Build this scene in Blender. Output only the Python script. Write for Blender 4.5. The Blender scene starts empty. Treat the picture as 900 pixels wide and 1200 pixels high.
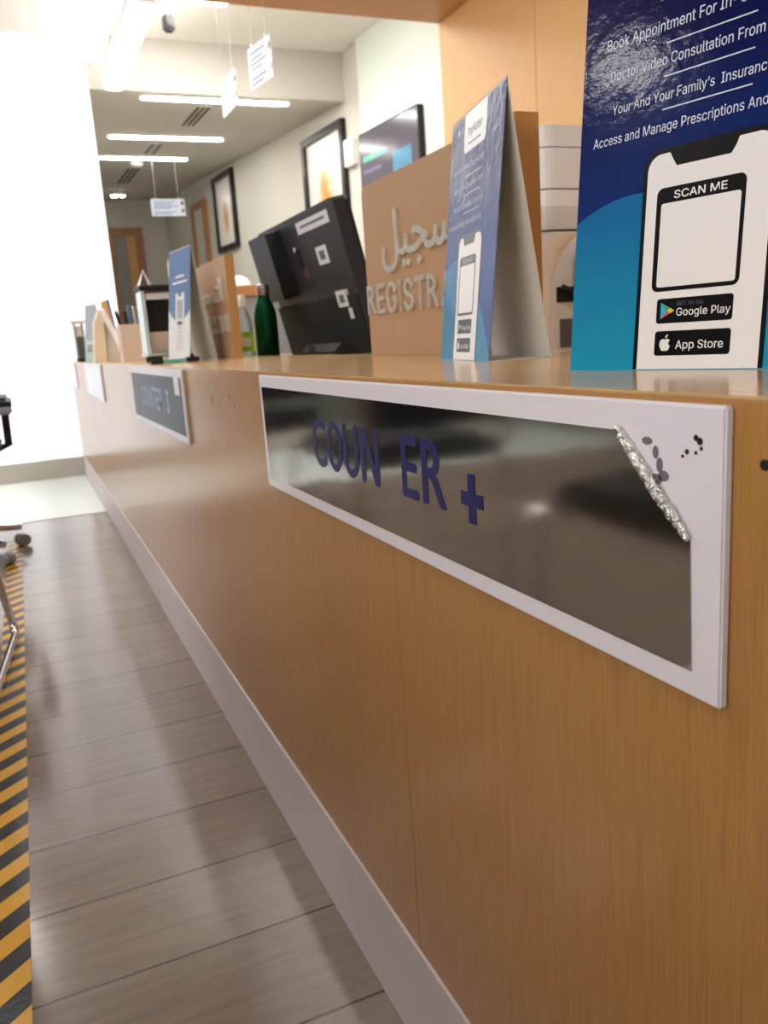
import bpy, bmesh, math, os
from mathutils import Vector, Matrix

SC = bpy.context.scene
COL = SC.collection

# ------------------------------------------------------------------ camera
cam_d = bpy.data.cameras.new('camera')
cam = bpy.data.objects.new('camera', cam_d)
COL.objects.link(cam)
_R = [[0.91351309, 0.14423891, -0.38038004],
      [-0.40141811, 0.16788281, -0.90037707],
      [-0.06601014, 0.97519767, 0.21126325]]
_M = Matrix(_R).to_4x4()
_M.translation = Vector((-0.3, 0.0, 0.798))
cam.matrix_world = _M
cam_d.sensor_fit = 'VERTICAL'
cam_d.sensor_height = 24.0
cam_d.sensor_width = 18.0
cam_d.lens = 24.0 * 960.0 / 1200.0
cam_d.clip_start = 0.02
cam_d.dof.use_dof = True
cam_d.dof.focus_distance = 0.62
cam_d.dof.aperture_fstop = 8.0
SC.camera = cam

# ------------------------------------------------------------------ world, exposure
world = bpy.data.worlds.new('world')
SC.world = world
world.use_nodes = True
world.node_tree.nodes['Background'].inputs[0].default_value = (0.9, 0.95, 1.0, 1)
world.node_tree.nodes['Background'].inputs[1].default_value = 0.5
SC.view_settings.view_transform = 'Standard'
SC.view_settings.look = 'None'
SC.view_settings.gamma = 1.0
SC.view_settings.use_curve_mapping = False
SC.view_settings.exposure = 0.0

LED_W = 56.0        # tube lights of the far room
PEND_W = 34.0      # unseen suspended lights added over the visitors' side
GLASS_W = 1.35      # daylit frosted glass wall
DOWN_W = 85.0  # downlights added under the soffit to brighten wood and printer
SIDE_W = 11.5         # glow of the side window added to light the near counter
FAR_PEND_W = 19.0   # the suspended strip near the lower ceiling

# ------------------------------------------------------------------ materials
def lin(c):
    def f(v):
        v /= 255.0
        return v / 12.92 if v <= 0.04045 else ((v + 0.055) / 1.055) ** 2.4
    return (f(c[0]), f(c[1]), f(c[2]), 1.0)

def mat(name, rgb, rough=0.5, metal=0.0, emit=None, estr=0.0, trans=0.0, coat=0.0, spec=0.5, ior=1.45):
    m = bpy.data.materials.new(name)
    m.use_nodes = True
    b = m.node_tree.nodes['Principled BSDF']
    b.inputs['Base Color'].default_value = lin(rgb)
    b.inputs['Roughness'].default_value = rough
    b.inputs['Metallic'].default_value = metal
    b.inputs['Transmission Weight'].default_value = trans
    b.inputs['Coat Weight'].default_value = coat
    b.inputs['Coat Roughness'].default_value = 0.08
    b.inputs['Specular IOR Level'].default_value = spec
    b.inputs['IOR'].default_value = ior
    if emit:
        b.inputs['Emission Color'].default_value = lin(emit)
        b.inputs['Emission Strength'].default_value = estr
    return m

class N:
    """tiny node helper"""
    def __init__(s, m):
        s.t = m.node_tree
        s.b = s.t.nodes['Principled BSDF']
    def new(s, typ, **kw):
        n = s.t.nodes.new(typ)
        for k, v in kw.items():
            setattr(n, k, v)
        return n
    def link(s, a, b):
        s.t.links.new(a, b)
    def math(s, op, a, b=None, clamp=False):
        n = s.new('ShaderNodeMath', operation=op)
        n.use_clamp = clamp
        for i, v in enumerate((a, b)):
            if v is None:
                continue
            if isinstance(v, (int, float)):
                n.inputs[i].default_value = v
            else:
                s.link(v, n.inputs[i])
        return n.outputs[0]
    def mix(s, fac, a, b, blend='MIX'):
        n = s.new('ShaderNodeMix', data_type='RGBA', blend_type=blend)
        for i, v in ((0, fac), (6, a), (7, b)):
            if isinstance(v, (int, float)):
                n.inputs[i].default_value = v
            elif isinstance(v, tuple):
                n.inputs[i].default_value = v
            else:
                s.link(v, n.inputs[i])
        return n.outputs[2]
    def coords(s, scale=(1, 1, 1), kind='Object', rot=(0, 0, 0)):
        c = s.new('ShaderNodeTexCoord')
        mp = s.new('ShaderNodeMapping')
        mp.inputs['Scale'].default_value = scale
        mp.inputs['Rotation'].default_value = rot
        s.link(c.outputs[kind], mp.inputs[0])
        return mp.outputs[0]
    def noise(s, vec, scale=5.0, detail=4.0, rough=0.5):
        n = s.new('ShaderNodeTexNoise')
        n.inputs['Scale'].default_value = scale
        n.inputs['Detail'].default_value = detail
        n.inputs['Roughness'].default_value = rough
        s.link(vec, n.inputs['Vector'])
        return n.outputs['Fac']
    def ramp(s, fac, stops):
        n = s.new('ShaderNodeValToRGB')
        e = n.color_ramp.elements
        while len(e) < len(stops):
            e.new(0.5)
        for el, (p, c) in zip(e, stops):
            el.position = p
            el.color = c
        s.link(fac, n.inputs[0])
        return n.outputs[0]
    def bump(s, h, strength=0.1, dist=0.01):
        n = s.new('ShaderNodeBump')
        n.inputs['Strength'].default_value = strength
        n.inputs['Distance'].default_value = dist
        s.link(h, n.inputs['Height'])
        s.link(n.outputs[0], s.b.inputs['Normal'])
    def col(s, c):
        s.link(c, s.b.inputs['Base Color'])

def veneer(name, light, dark, grain=(9, 9, 0.6), rough=0.36, fine=60, spec=0.5):
    m = mat(name, light, rough, spec=spec)
    n = N(m)
    v = n.coords(grain)
    f1 = n.noise(v, fine / 4, 5, 0.65)
    v2 = n.coords((grain[0] * 6, grain[1] * 6, grain[2] * 2))
    f2 = n.noise(v2, fine / 4, 3, 0.6)
    f = n.math('ADD', n.math('MULTIPLY', f1, 0.5), n.math('MULTIPLY', f2, 0.5))
    n.col(n.ramp(f, [(0.32, lin(dark)), (0.66, lin(light))]))
    return m

M = {}
M['veneer'] = veneer('oak_veneer', (186, 138, 80), (160, 110, 56), rough=0.28, spec=0.6)
M['veneer'].node_tree.nodes['Principled BSDF'].inputs['Coat Weight'].default_value = 0.3
M['veneer'].node_tree.nodes['Principled BSDF'].inputs['Coat Roughness'].default_value = 0.16
M['top'] = veneer('laminate_top', (206, 170, 124), (192, 154, 106), grain=(9, 0.7, 9), rough=0.16)
M['panel_wood'] = veneer('panel_wood', (212, 170, 116), (203, 160, 104), grain=(4, 4, 0.4), rough=0.5)
M['soffit_wood'] = veneer('soffit_wood', (196, 152, 106), (184, 140, 94), grain=(4, 0.4, 4), rough=0.5)
M['sign_wood'] = veneer('sign_wood', (172, 137, 104), (166, 131, 98), grain=(6, 6, 0.5), rough=0.5)
M['sign_edge'] = veneer('sign_edge', (190, 144, 90), (174, 128, 76), grain=(8, 8, 0.5), rough=0.5)
M['door_wood'] = veneer('door_wood', (176, 128, 84), (150, 104, 64), grain=(6, 6, 0.5), rough=0.5)
M['white_strip'] = mat('white_strip', (214, 205, 206), 0.45)
M['wall'] = mat('wall_paint', (206, 204, 194), 0.8)
M['wall_green'] = mat('wall_pale_green', (226, 236, 228), 0.8)  # same wall, brightness of the upper light put into the colour
M['wall_grey'] = mat('wall_grey', (150, 148, 144), 0.8)
M['wall_dark'] = mat('wall_dark_grey', (96, 96, 92), 0.8)
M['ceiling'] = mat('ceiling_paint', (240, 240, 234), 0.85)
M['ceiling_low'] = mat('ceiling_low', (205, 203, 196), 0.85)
M['header'] = mat('header_white', (244, 244, 242), 0.7)
M['acrylic_white'] = mat('white_acrylic', (226, 222, 230), 0.28)
M['navy_vinyl'] = mat('navy_vinyl', (24, 30, 92), 0.35)
M['pale_vinyl'] = mat('pale_vinyl', (170, 190, 220), 0.4)
M['residue'] = mat('glue_residue', (110, 108, 112), 0.6)
M['black_dot'] = mat('black_dot', (18, 16, 14), 0.7)
M['silver_foil'] = mat('silver_foil', (225, 225, 222), 0.22, 1.0)
M['black_metal'] = mat('black_metal', (20, 20, 22), 0.4)
M['chrome'] = mat('chrome', (215, 215, 218), 0.08, 1.0)
M['black_fabric'] = mat('black_fabric', (22, 22, 24), 0.9)
M['black_plastic'] = mat('black_plastic', (17, 18, 20), 0.5)
M['dark_plastic'] = mat('dark_plastic', (34, 35, 40), 0.5)
M['monitor_port'] = mat('monitor_port', (8, 8, 10), 0.5)
M['emblem'] = mat('emblem_brown', (84, 62, 60), 0.5)
M['deep_black'] = mat('deep_black', (8, 8, 9), 0.75)
M['sticker'] = mat('sticker', (205, 208, 214), 0.5)
M['sticker_print'] = mat('sticker_print', (90, 92, 96), 0.5)
M['steel_letter'] = mat('steel_letter', (232, 228, 218), 0.32, 0.7)
M['card_white'] = mat('card_white', (212, 208, 200), 0.55)
M['paper_white'] = mat('paper_white', (240, 240, 242), 0.6)
M['print_white'] = mat('print_white', (232, 230, 232), 0.22)
M['print_pale'] = mat('print_pale', (206, 212, 232), 0.22)
M['print_black'] = mat('print_black', (14, 14, 18), 0.2)
M['print_grey'] = mat('print_grey', (86, 92, 110), 0.25)
M['tri_cyan'] = mat('print_cyan', (60, 170, 215), 0.25)
M['tri_green'] = mat('print_green', (70, 170, 90), 0.25)
M['tri_yellow'] = mat('print_yellow', (240, 190, 50), 0.25)
M['tri_red'] = mat('print_red', (220, 70, 60), 0.25)
M['green_metal'] = mat('green_enamel', (8, 96, 66), 0.22, 0.55)
M['steel'] = mat('brushed_steel', (205, 206, 206), 0.28, 1.0)
M['clear'] = mat('clear_plastic', (240, 248, 246), 0.05, trans=1.0, ior=1.04)
M['green_label'] = mat('green_label', (140, 205, 70), 0.5)
M['teal_edge'] = mat('teal_glass_edge', (206, 228, 226), 0.15, trans=0.35)
M['teal_plastic'] = mat('teal_plastic', (120, 190, 180), 0.3)
M['beige_box'] = mat('beige_box', (208, 192, 180), 0.6)
M['cream_bag'] = mat('cream_bag', (224, 208, 178), 0.7)
M['grey_card'] = mat('grey_card', (160, 164, 172), 0.5)
M['tan_paper'] = mat('tan_paper', (206, 160, 96), 0.6)
M['blue_pen'] = mat('blue_pen', (96, 122, 160), 0.3)
M['printer_white'] = mat('printer_white', (224, 225, 229), 0.42)
M['printer_grey'] = mat('printer_grey', (206, 208, 211), 0.45)
M['seam'] = mat('dark_seam', (26, 27, 30), 0.6)
M['frame_black'] = mat('frame_black', (26, 25, 24), 0.35)
M['sign_white'] = mat('hanging_sign_white', (214, 222, 236), 0.35)
M['sign_print'] = mat('hanging_sign_print', (92, 128, 176), 0.5)
M['wire'] = mat('thin_wire', (190, 190, 190), 0.4, 1.0)
M['vent_dark'] = mat('vent_dark', (40, 40, 40), 0.7)
M['vent_grey'] = mat('vent_grey', (130, 130, 128), 0.7)
M['white_plastic'] = mat('white_plastic', (232, 234, 232), 0.4)
M['grey_body'] = mat('grey_body', (140, 142, 146), 0.6)
M['skirting'] = mat('skirting_paint', (176, 172, 162), 0.6)
M['led'] = mat('led_diffuser', (255, 255, 255), 0.5, emit=(255, 250, 244), estr=LED_W)
M['pend'] = mat('pendant_diffuser', (255, 255, 255), 0.5, emit=(255, 250, 245), estr=PEND_W)
M['side_window'] = mat('frosted_side_window', (150, 154, 158), 0.4, emit=(255, 250, 244), estr=SIDE_W)
M['pend_far'] = mat('pendant_far_diffuser', (255, 255, 255), 0.5, emit=(255, 252, 248), estr=FAR_PEND_W)
M['down'] = mat('downlight_diffuser', (255, 255, 255), 0.5, emit=(255, 244, 230), estr=DOWN_W)
M['aluminium'] = mat('lamp_housing', (225, 225, 225), 0.4)

# frosted daylit glass: a lit window, slight vertical folds of the film
M['glass_wall'] = mat('frosted_daylit_glass', (140, 144, 150), 0.45, emit=(250, 252, 255), estr=GLASS_W)
_n = N(M['glass_wall'])
_f = _n.noise(_n.coords((2.0, 1, 0.02)), 2.0, 2, 0.4)
_n.link(_n.math('MULTIPLY', _n.ramp(_f, [(0.36, (0.62, 0.62, 0.62, 1)), (0.6, (1.15, 1.15, 1.15, 1))]), GLASS_W), _n.b.inputs['Emission Strength'])

# steel film of the counter signs
def steel_film(name, rgb, rough):
    m = mat(name, rgb, rough, 1.0)
    n = N(m)
    f = n.noise(n.coords((3, 3, 5)), 3.0, 2, 0.4)
    n.bump(f, 0.022, 0.02)
    return m
M['film'] = steel_film('steel_film', (186, 184, 180), 0.10)
M['film_blue'] = mat('steel_film_blue', (66, 74, 88), 0.35, 0.3)
M['film_plain'] = steel_film('steel_film_plain', (225, 225, 228), 0.3)

# crumpled foil
_n = N(M['silver_foil'])
_n.bump(_n.noise(_n.coords((1, 1, 1)), 260.0, 3, 0.6), 0.9, 0.004)

# floor planks
M['floor'] = mat('plank_floor', (150, 134, 122), 0.3, spec=0.7)
_n = N(M['floor'])
_v = _n.coords((1, 1, 1))
_br = _n.new('ShaderNodeTexBrick')
_br.offset = 0.37
_br.inputs['Color1'].default_value = lin((138, 122, 110))
_br.inputs['Color2'].default_value = lin((124, 109, 98))
_br.inputs['Mortar'].default_value = lin((66, 54, 46))
_br.inputs['Scale'].default_value = 1.0
_br.inputs['Mortar Size'].default_value = 0.0022
_br.inputs['Mortar Smooth'].default_value = 0.2
_br.inputs['Bias'].default_value = 0.0
_br.inputs['Brick Width'].default_value = 1.25
_br.inputs['Row Height'].default_value = 0.18
_mp = _n.new('ShaderNodeMapping')
_mp.inputs['Location'].default_value = (0.62, -0.1, 0)
_n.link(_v, _mp.inputs[0])
_n.link(_mp.outputs[0], _br.inputs['Vector'])
_st = _n.noise(_n.coords((1.2, 14, 1)), 5.0, 6, 0.7)
_c = _n.mix(0.42, _br.outputs['Color'], _n.ramp(_st, [(0.3, lin((104, 91, 82))), (0.72, lin((152, 136, 122)))]))
_c = _n.mix(_br.outputs['Fac'], _c, lin((66, 54, 46)))
_n.col(_c)
_n.link(_n.math('ADD', _n.math('MULTIPLY', _st, 0.14), 0.07), _n.b.inputs['Roughness'])
_n.bump(_n.math('SUBTRACT', 1.0, _br.outputs['Fac']), 0.2, 0.001)

M['floor_white'] = mat('white_floor_tile', (226, 234, 232), 0.25)  # paler, glossy band of the floor

# hazard tape
M['tape'] = mat('hazard_tape', (230, 170, 40), 0.3)
_n = N(M['tape'])
_tc = _n.new('ShaderNodeTexCoord')
_sx = _n.new('ShaderNodeSeparateXYZ')
_n.link(_tc.outputs['Object'], _sx.inputs[0])
_ph = _n.math('SUBTRACT', _sx.outputs[1], _n.math('MULTIPLY', _sx.outputs[0], 0.84))
_ph = _n.math('ADD', _ph, 900 * 0.09 - (1.278 + 0.403 * 0.84))
_ph = _n.math('FRACT', _n.math('DIVIDE', _ph, 0.09))
_n.col(_n.mix(_n.math('GREATER_THAN', _ph, 0.5), lin((24, 23, 24)), lin((206, 154, 36))))
_n.bump(_n.noise(_n.coords((1, 1, 1)), 90.0, 3, 0.6), 0.25, 0.003)

# printed card face: navy above, teal swell below, u,v in metres
def print_mat(name, navy_hi, navy_lo, teal_hi, teal_lo, H, arc=(0.1295, 4.95, 0.055), crinkle=0.25, rough=0.12, cs=22.0, spec=0.35):
    m = mat(name, navy_hi, rough, spec=spec)
    n = N(m)
    tc = n.new('ShaderNodeTexCoord')
    sx = n.new('ShaderNodeSeparateXYZ')
    n.link(tc.outputs['UV'], sx.inputs[0])
    u, v = sx.outputs[0], sx.outputs[1]
    du = n.math('SUBTRACT', u, arc[2])
    edge = n.math('SUBTRACT', arc[0], n.math('MULTIPLY', n.math('MULTIPLY', du, du), arc[1]))
    below = n.math('LESS_THAN', v, edge)
    top = n.ramp(n.math('DIVIDE', v, H), [(0.35, lin(navy_lo)), (0.8, lin(navy_hi))])
    bot = n.ramp(n.math('DIVIDE', v, H), [(0.0, lin(teal_lo)), (0.4, lin(teal_hi))])
    n.col(n.mix(below, top, bot))
    f = n.noise(n.coords((1, 1, 1), 'UV'), cs, 4, 0.6)
    n.bump(f, crinkle, 0.01)
    return m
M['print_near'] = print_mat('card_print', (16, 18, 70), (20, 46, 110), (24, 104, 158), (34, 146, 180), 0.297, crinkle=0.05, cs=34.0)
M['print_mid'] = print_mat('card_print_glossy', (30, 42, 100), (36, 74, 140), (44, 116, 170), (38, 130, 172), 0.297, crinkle=0.2, rough=0.22, cs=16, spec=0.22)
M['print_far'] = print_mat('card_print_pale', (96, 124, 168), (102, 130, 172), (226, 230, 236), (226, 230, 236), 0.32, arc=(0.118, -3.0, 0.11), crinkle=0.05, rough=0.3)
M['print_grey_card'] = print_mat('card_print_grey', (156, 160, 172), (150, 156, 170), (196, 202, 206), (150, 190, 190), 0.3, arc=(0.11, -2.0, 0.09), crinkle=0.03, rough=0.4)

# screen of the wall display
M['screen'] = mat('display_screen', (70, 66, 76), 0.15, emit=(104, 98, 108), estr=0.5)
M['screen_green'] = mat('display_green', (70, 150, 140), 0.2, emit=(70, 150, 140), estr=0.5)
M['screen_teal'] = mat('display_teal', (64, 120, 150), 0.2, emit=(64, 120, 150), estr=0.5)
M['screen_mauve'] = mat('display_mauve', (112, 96, 128), 0.2, emit=(112, 96, 128), estr=0.5)

# framed pictures
def picture_mat(name, centre, radius, spotcol):
    m = mat(name, (226, 220, 204), 0.25)
    n = N(m)
    v = n.coords((1, 1, 1), 'UV')
    d = n.new('ShaderNodeVectorMath', operation='DISTANCE')
    mp = n.new('ShaderNodeMapping')
    mp.inputs['Scale'].default_value = (1.0, 0.55, 1)
    n.link(v, mp.inputs[0])
    n.link(mp.outputs[0], d.inputs[0])
    d.inputs[1].default_value = (centre[0], centre[1] * 0.55, 0)
    f = n.math('ADD', n.math('DIVIDE', d.outputs['Value'], radius), n.math('MULTIPLY', n.noise(v, 6.0, 4, 0.6), 0.9))
    n.col(n.ramp(f, [(0.55, lin(spotcol)), (1.0, lin((236, 216, 176))), (1.5, lin((232, 230, 222)))]))
    return m
M['picture_a'] = picture_mat('picture_warm', (0.5, 0.42), 0.42, (214, 150, 84))
M['picture_b'] = picture_mat('picture_faint', (0.5, 0.4), 0.28, (206, 150, 110))

# ------------------------------------------------------------------ mesh helpers
class MB:
    def __init__(s):
        s.v = []; s.f = []; s.smooth = []; s.uv = None
    def add(s, verts, faces, smooth=False):
        o = len(s.v)
        s.v += [Vector(p) for p in verts]
        s.f += [[o + i for i in f] for f in faces]
        s.smooth += [smooth] * len(faces)
        return s
    def box(s, a, b, bev=0.0, seg=2):
        bm = bmesh.new()
        bmesh.ops.create_cube(bm, size=1.0)
        for v in bm.verts:
            v.co = Vector(((a[i] + b[i]) / 2 + v.co[i] * (b[i] - a[i]) for i in range(3)))
        if bev:
            bmesh.ops.bevel(bm, geom=bm.edges[:], offset=bev, segments=seg, affect='EDGES', clamp_overlap=True)
        return s.bm(bm)
    def bm(s, bm, smooth=False):
        bm.verts.index_update()
        s.add([v.co.copy() for v in bm.verts], [[v.index for v in f.verts] for f in bm.faces], smooth)
        bm.free()
        return s
    def prism(s, poly, fn, h0, h1, smooth=False):
        """poly in 2D, fn(u,v,h)->point; extruded from h0 to h1"""
        n = len(poly)
        vs = [fn(u, v, h0) for u, v in poly] + [fn(u, v, h1) for u, v in poly]
        fs = [list(range(n))[::-1], list(range(n, 2 * n))]
        fs += [[i, (i + 1) % n, n + (i + 1) % n, n + i] for i in range(n)]
        return s.add(vs, fs, smooth)
    def tube(s, pts, r, seg=12, closed=False):
        pts = [Vector(p) for p in pts]
        n = len(pts)
        rings = []
        up = None
        for i, p in enumerate(pts):
            a = pts[i - 1] if (i or closed) else p
            b = pts[(i + 1) % n] if (i < n - 1 or closed) else p
            t = (b - a).normalized()
            if up is None:
                up = t.orthogonal().normalized()
            up = (up - t * up.dot(t)).normalized()
            w = t.cross(up)
            rr = r[i] if isinstance(r, (list, tuple)) else r
            rings.append([p + (up * math.cos(k * 2 * math.pi / seg) + w * math.sin(k * 2 * math.pi / seg)) * rr for k in range(seg)])
        vs = [q for ring in rings for q in ring]
        fs = []
        m = n if closed else n - 1
        for i in range(m):
            j = (i + 1) % n
            for k in range(seg):
                l = (k + 1) % seg
                fs.append([i * seg + k, i * seg + l, j * seg + l, j * seg + k])
        if not closed:
            fs.append(list(range(seg))[::-1])
            fs.append([(n - 1) * seg + k for k in range(seg)])
        return s.add(vs, fs, True)
    def lathe(s, prof, c=(0, 0, 0), seg=28, axis='Z'):
        vs = []; fs = []
        for r, z in prof:
            for k in range(seg):
                a = k * 2 * math.pi / seg
                p = (r * math.cos(a), r * math.sin(a), z)
                if axis == 'X': p = (z, p[0], p[1])
                if axis == 'Y': p = (p[0], z, p[1])
                vs.append((c[0] + p[0], c[1] + p[1], c[2] + p[2]))
        for i in range(len(prof) - 1):
            for k in range(seg):
                l = (k + 1) % seg
                fs.append([i * seg + k, i * seg + l, (i + 1) * seg + l, (i + 1) * seg + k])
        fs.append(list(range(seg))[::-1])
        fs.append([(len(prof) - 1) * seg + k for k in range(seg)])
        return s.add(vs, fs, True)
    def build(s, name, m, parent=None, kind=None):
        me = bpy.data.meshes.new(name)
        off = Vector((0, 0, 0))
        if parent is not None:
            p = parent
            while p is not None:
                off += p.location
                p = p.parent
        if parent is None:
            xs = [v[i] for i in range(3) for v in s.v]
            k = len(s.v)
            mn = [min(v[i] for v in s.v) for i in range(3)]
            mx = [max(v[i] for v in s.v) for i in range(3)]
            origin = Vector((0, 0, 0))
        else:
            origin = off
        me.from_pydata([v - origin for v in s.v], [], s.f)
        for p, sm in zip(me.polygons, s.smooth):
            p.use_smooth = sm
        if s.uv is not None:
            ul = me.uv_layers.new(name='UVMap')
            for p in me.polygons:
                for li in p.loop_indices:
                    ul.data[li].uv = s.uv[me.loops[li].vertex_index]
        me.materials.append(m if not isinstance(m, str) else M[m])
        bm = bmesh.new(); bm.from_mesh(me)
        bmesh.ops.recalc_face_normals(bm, faces=bm.faces[:])
        bm.to_mesh(me); bm.free()
        if any(s.smooth) and hasattr(me, 'set_sharp_from_angle'):
            me.set_sharp_from_angle(angle=math.radians(40))
        o = bpy.data.objects.new(name, me)
        COL.objects.link(o)
        if parent is not None:
            o.parent = parent
        if kind:
            o['kind'] = kind
        return o

def tag(o, label=None, cat=None, group=None, kind=None):
    if label: o['label'] = label
    if cat: o['category'] = cat
    if group: o['group'] = group
    if kind: o['kind'] = kind
    return o

def thing(name, label, cat, loc, group=None):
    o = bpy.data.objects.new(name, None)
    o.empty_display_size = 0.05
    COL.objects.link(o)
    o.location = loc
    return tag(o, label, cat, group)

def struct(name, mb, m, label=None, cat=None):
    o = mb.build(name, m)
    o['kind'] = 'structure'
    if label: o['label'] = label
    if cat: o['category'] = cat
    return o

def dup(root, delta, label, group=None):
    r = root.copy(); COL.objects.link(r)
    r.location = root.location + Vector(delta)
    r['label'] = label
    if group: r['group'] = group
    for ch in list(root.children):
        c = ch.copy(); COL.objects.link(c); c.parent = r
        for g in ch.children:
            d = g.copy(); COL.objects.link(d); d.parent = c
    return r

FONTDIR = bpy.utils.system_resource('DATAFILES', path='fonts')
def font(fn):
    try:
        return bpy.data.fonts.load(os.path.join(FONTDIR, fn), check_existing=True)
    except Exception:
        return None
F_LATIN = font('Inter.woff2')
F_ARAB = font('NotoSansArabic-VariableFont_wdth,wght.woff2')

def glyphs(s, fnt=None, bold=0.0, extrude=0.0, res=4):
    """text -> (verts 2D/3D list normalised to font units, faces)"""
    cu = bpy.data.curves.new('t', 'FONT')
    cu.body = s
    if fnt: cu.font = fnt
    bold_w = bold
    cu.extrude = extrude
    cu.resolution_u = res
    ob = bpy.data.objects.new('t', cu)
    COL.objects.link(ob)
    dg = bpy.context.evaluated_depsgraph_get()
    me = bpy.data.meshes.new_from_object(ob.evaluated_get(dg))
    vs = [v.co.copy() for v in me.vertices]
    fs = [list(p.vertices) for p in me.polygons]
    par = list(range(len(vs)))
    def root(i):
        while par[i] != i:
            par[i] = par[par[i]]; i = par[i]
        return i
    for f in fs:
        for i in f[1:]:
            par[root(i)] = root(f[0])
    ids = {}
    for i in range(len(vs)):
        k = ids.setdefault(root(i), len(ids))
        vs[i] = vs[i] + Vector((0, 0, 0.011 * (k % 4)))
    if bold_w:
        nv = len(vs); bv = list(vs); bf = list(fs)
        k = 0
        for dx, dy in ((-1, 0), (1, 0), (0, -0.7), (0, 0.7)):
            k += 1
            vs = vs + [q + Vector((dx * bold_w, dy * bold_w, 0.05 * k)) for q in bv]
            fs = fs + [[i + nv * k for i in f] for f in bf]
    bpy.data.objects.remove(ob)
    bpy.data.curves.remove(cu)
    bpy.data.meshes.remove(me)
    return vs, fs

def text_into(mb, s, fn, u0, u1, v0, v1=None, h=0.0003, fnt=F_LATIN, bold=0.0, depth=0.0):
    """fit text into the box u0..u1, baseline v0 (cap height to v1 if given), mapped through fn(u,v,h)"""
    vs, fs = glyphs(s, fnt, bold, 0.5 if depth else 0.0)
    if not vs:
        return mb
    x0 = min(v.x for v in vs); x1 = max(v.x for v in vs)
    sx = (u1 - u0) / (x1 - x0)
    if v1 is None:
        sy, y0 = abs(sx), 0.0
    else:
        y0 = min(v.y for v in vs); y1 = max(v.y for v in vs)
        sy = (v1 - v0) / (y1 - y0)
    zz = (lambda z: h + (z + 0.5) * depth) if depth else (lambda z: h + z * 2e-4)
    mb.add([fn(u0 + (v.x - x0) * sx, v0 + (v.y - y0) * sy, zz(v.z)) for v in vs], fs)
    return mb

def rrect(u0, v0, u1, v1, r, seg=5):
    pts = []
    for cx, cy, a0 in ((u1 - r, v1 - r, 0), (u0 + r, v1 - r, 90), (u0 + r, v0 + r, 180), (u1 - r, v0 + r, 270)):
        for k in range(seg + 1):
            a = math.radians(a0 + 90 * k / seg)
            pts.append((cx + r * math.cos(a), cy + r * math.sin(a)))
    return pts

# ================================================================== SETTING
XW0, YW0 = 2.478, 6.8            # right wall line: direction (-.077, .997)
def wall_x(y): return XW0 - 0.0772 * (y - YW0)
def low_z(y): return 2.70 + 0.04 * (y - 6.8)
UPZ = 3.07

struct('floor', MB().box((-3.6, -3.0, -0.05), (3.4, 13.4, 0.0)), 'floor', 'grey-brown plank tile floor running along the counter', 'floor')
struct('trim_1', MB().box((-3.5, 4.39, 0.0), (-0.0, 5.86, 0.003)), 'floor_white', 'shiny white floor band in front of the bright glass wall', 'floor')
struct('wall_left', MB().box((-3.6, -3.0, 0), (-3.5, 6.2, UPZ)), 'wall_dark', 'grey wall on the visitors side', 'wall')
struct('wall_back', MB().box((-3.6, -3.1, 0), (3.4, -3.0, UPZ)), 'wall_grey', 'grey wall behind the viewer', 'wall')
struct('window_2', MB().box((-3.499, -2.8, 1.25), (-3.48, 0.3, 2.20)), 'side_window', 'wide frosted daylit window in the grey side wall', 'window')  # out of view, added to light the near counter and cards
mb = MB()
for a, b in (((-3.499, -2.86, 1.19), (-3.46, 0.36, 1.249)), ((-3.499, -2.86, 2.201), (-3.46, 0.36, 2.26)), ((-3.499, -2.86, 1.2495), (-3.46, -2.801, 2.2005)), ((-3.499, 0.301, 1.2495), (-3.46, 0.36, 2.2005))):
    mb.box(a, b)
struct('trim_2', mb, 'header', 'white frame of the side window', 'window frame')
# right wall, slightly turned
y0, y1 = -3.0, 13.3
struct('wall_right', MB().prism([(wall_x(y0), y0), (wall_x(y1), y1), (wall_x(y1) + 0.1, y1), (wall_x(y0) + 0.1, y0)], lambda u, v, h: Vector((u, v, h)), 0, 3.2), 'wall', 'off-white wall carrying the framed pictures', 'wall')
ya, yb = 4.0, 6.5
struct('wall_right_panel', MB().prism([(wall_x(ya) - 0.03, ya), (wall_x(yb) - 0.03, yb), (wall_x(yb) - 0.001, yb), (wall_x(ya) - 0.001, ya)], lambda u, v, h: Vector((u, v, h)), 0, UPZ), 'wall_green', 'pale green-white wall section behind the wall display', 'wall')
struct('wall_far', MB().box((0.1, 13.0, 0), (2.6, 13.1, 3.1)), 'wall', 'far end wall of the back room', 'wall')
struct('wall_inner', MB().box((0.30, 6.05, 0), (0.36, 13.0, 3.0)), 'wall', 'side wall of the back room behind the glass wall', 'wall')
struct('ceiling', MB().box((-3.6, -3.1, UPZ), (3.4, 6.8, UPZ + 0.1)), 'ceiling', 'white upper ceiling', 'ceiling')
sl = [(6.8, low_z(6.8)), (13.1, low_z(13.1)), (13.1, low_z(13.1) + 0.5), (6.8, UPZ + 0.1)]
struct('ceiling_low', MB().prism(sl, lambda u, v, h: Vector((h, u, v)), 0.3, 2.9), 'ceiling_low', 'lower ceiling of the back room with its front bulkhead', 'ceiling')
struct('wall_header', MB().box((-3.5, 5.80, 2.73), (0.50, 6.3, UPZ)), 'header', 'white bulkhead above the bright glass wall', 'wall')
struct('wall_end', MB().box((-3.5, 5.87, 0.0), (-0.80, 5.97, 2.73)), 'wall_dark', 'grey wall left of the bright glass wall', 'wall')
struct('window_1', MB().box((-0.80, 5.87, 0.13), (0.352, 5.97, 2.73)), 'glass_wall', 'bright frosted daylit glass wall closing the end of the aisle', 'window')
struct('baseboard_end', MB().box((-3.5, 5.855, 0.0), (0.05, 5.97, 0.13)), 'skirting', 'grey base band under the bright glass wall', 'baseboard')

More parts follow.
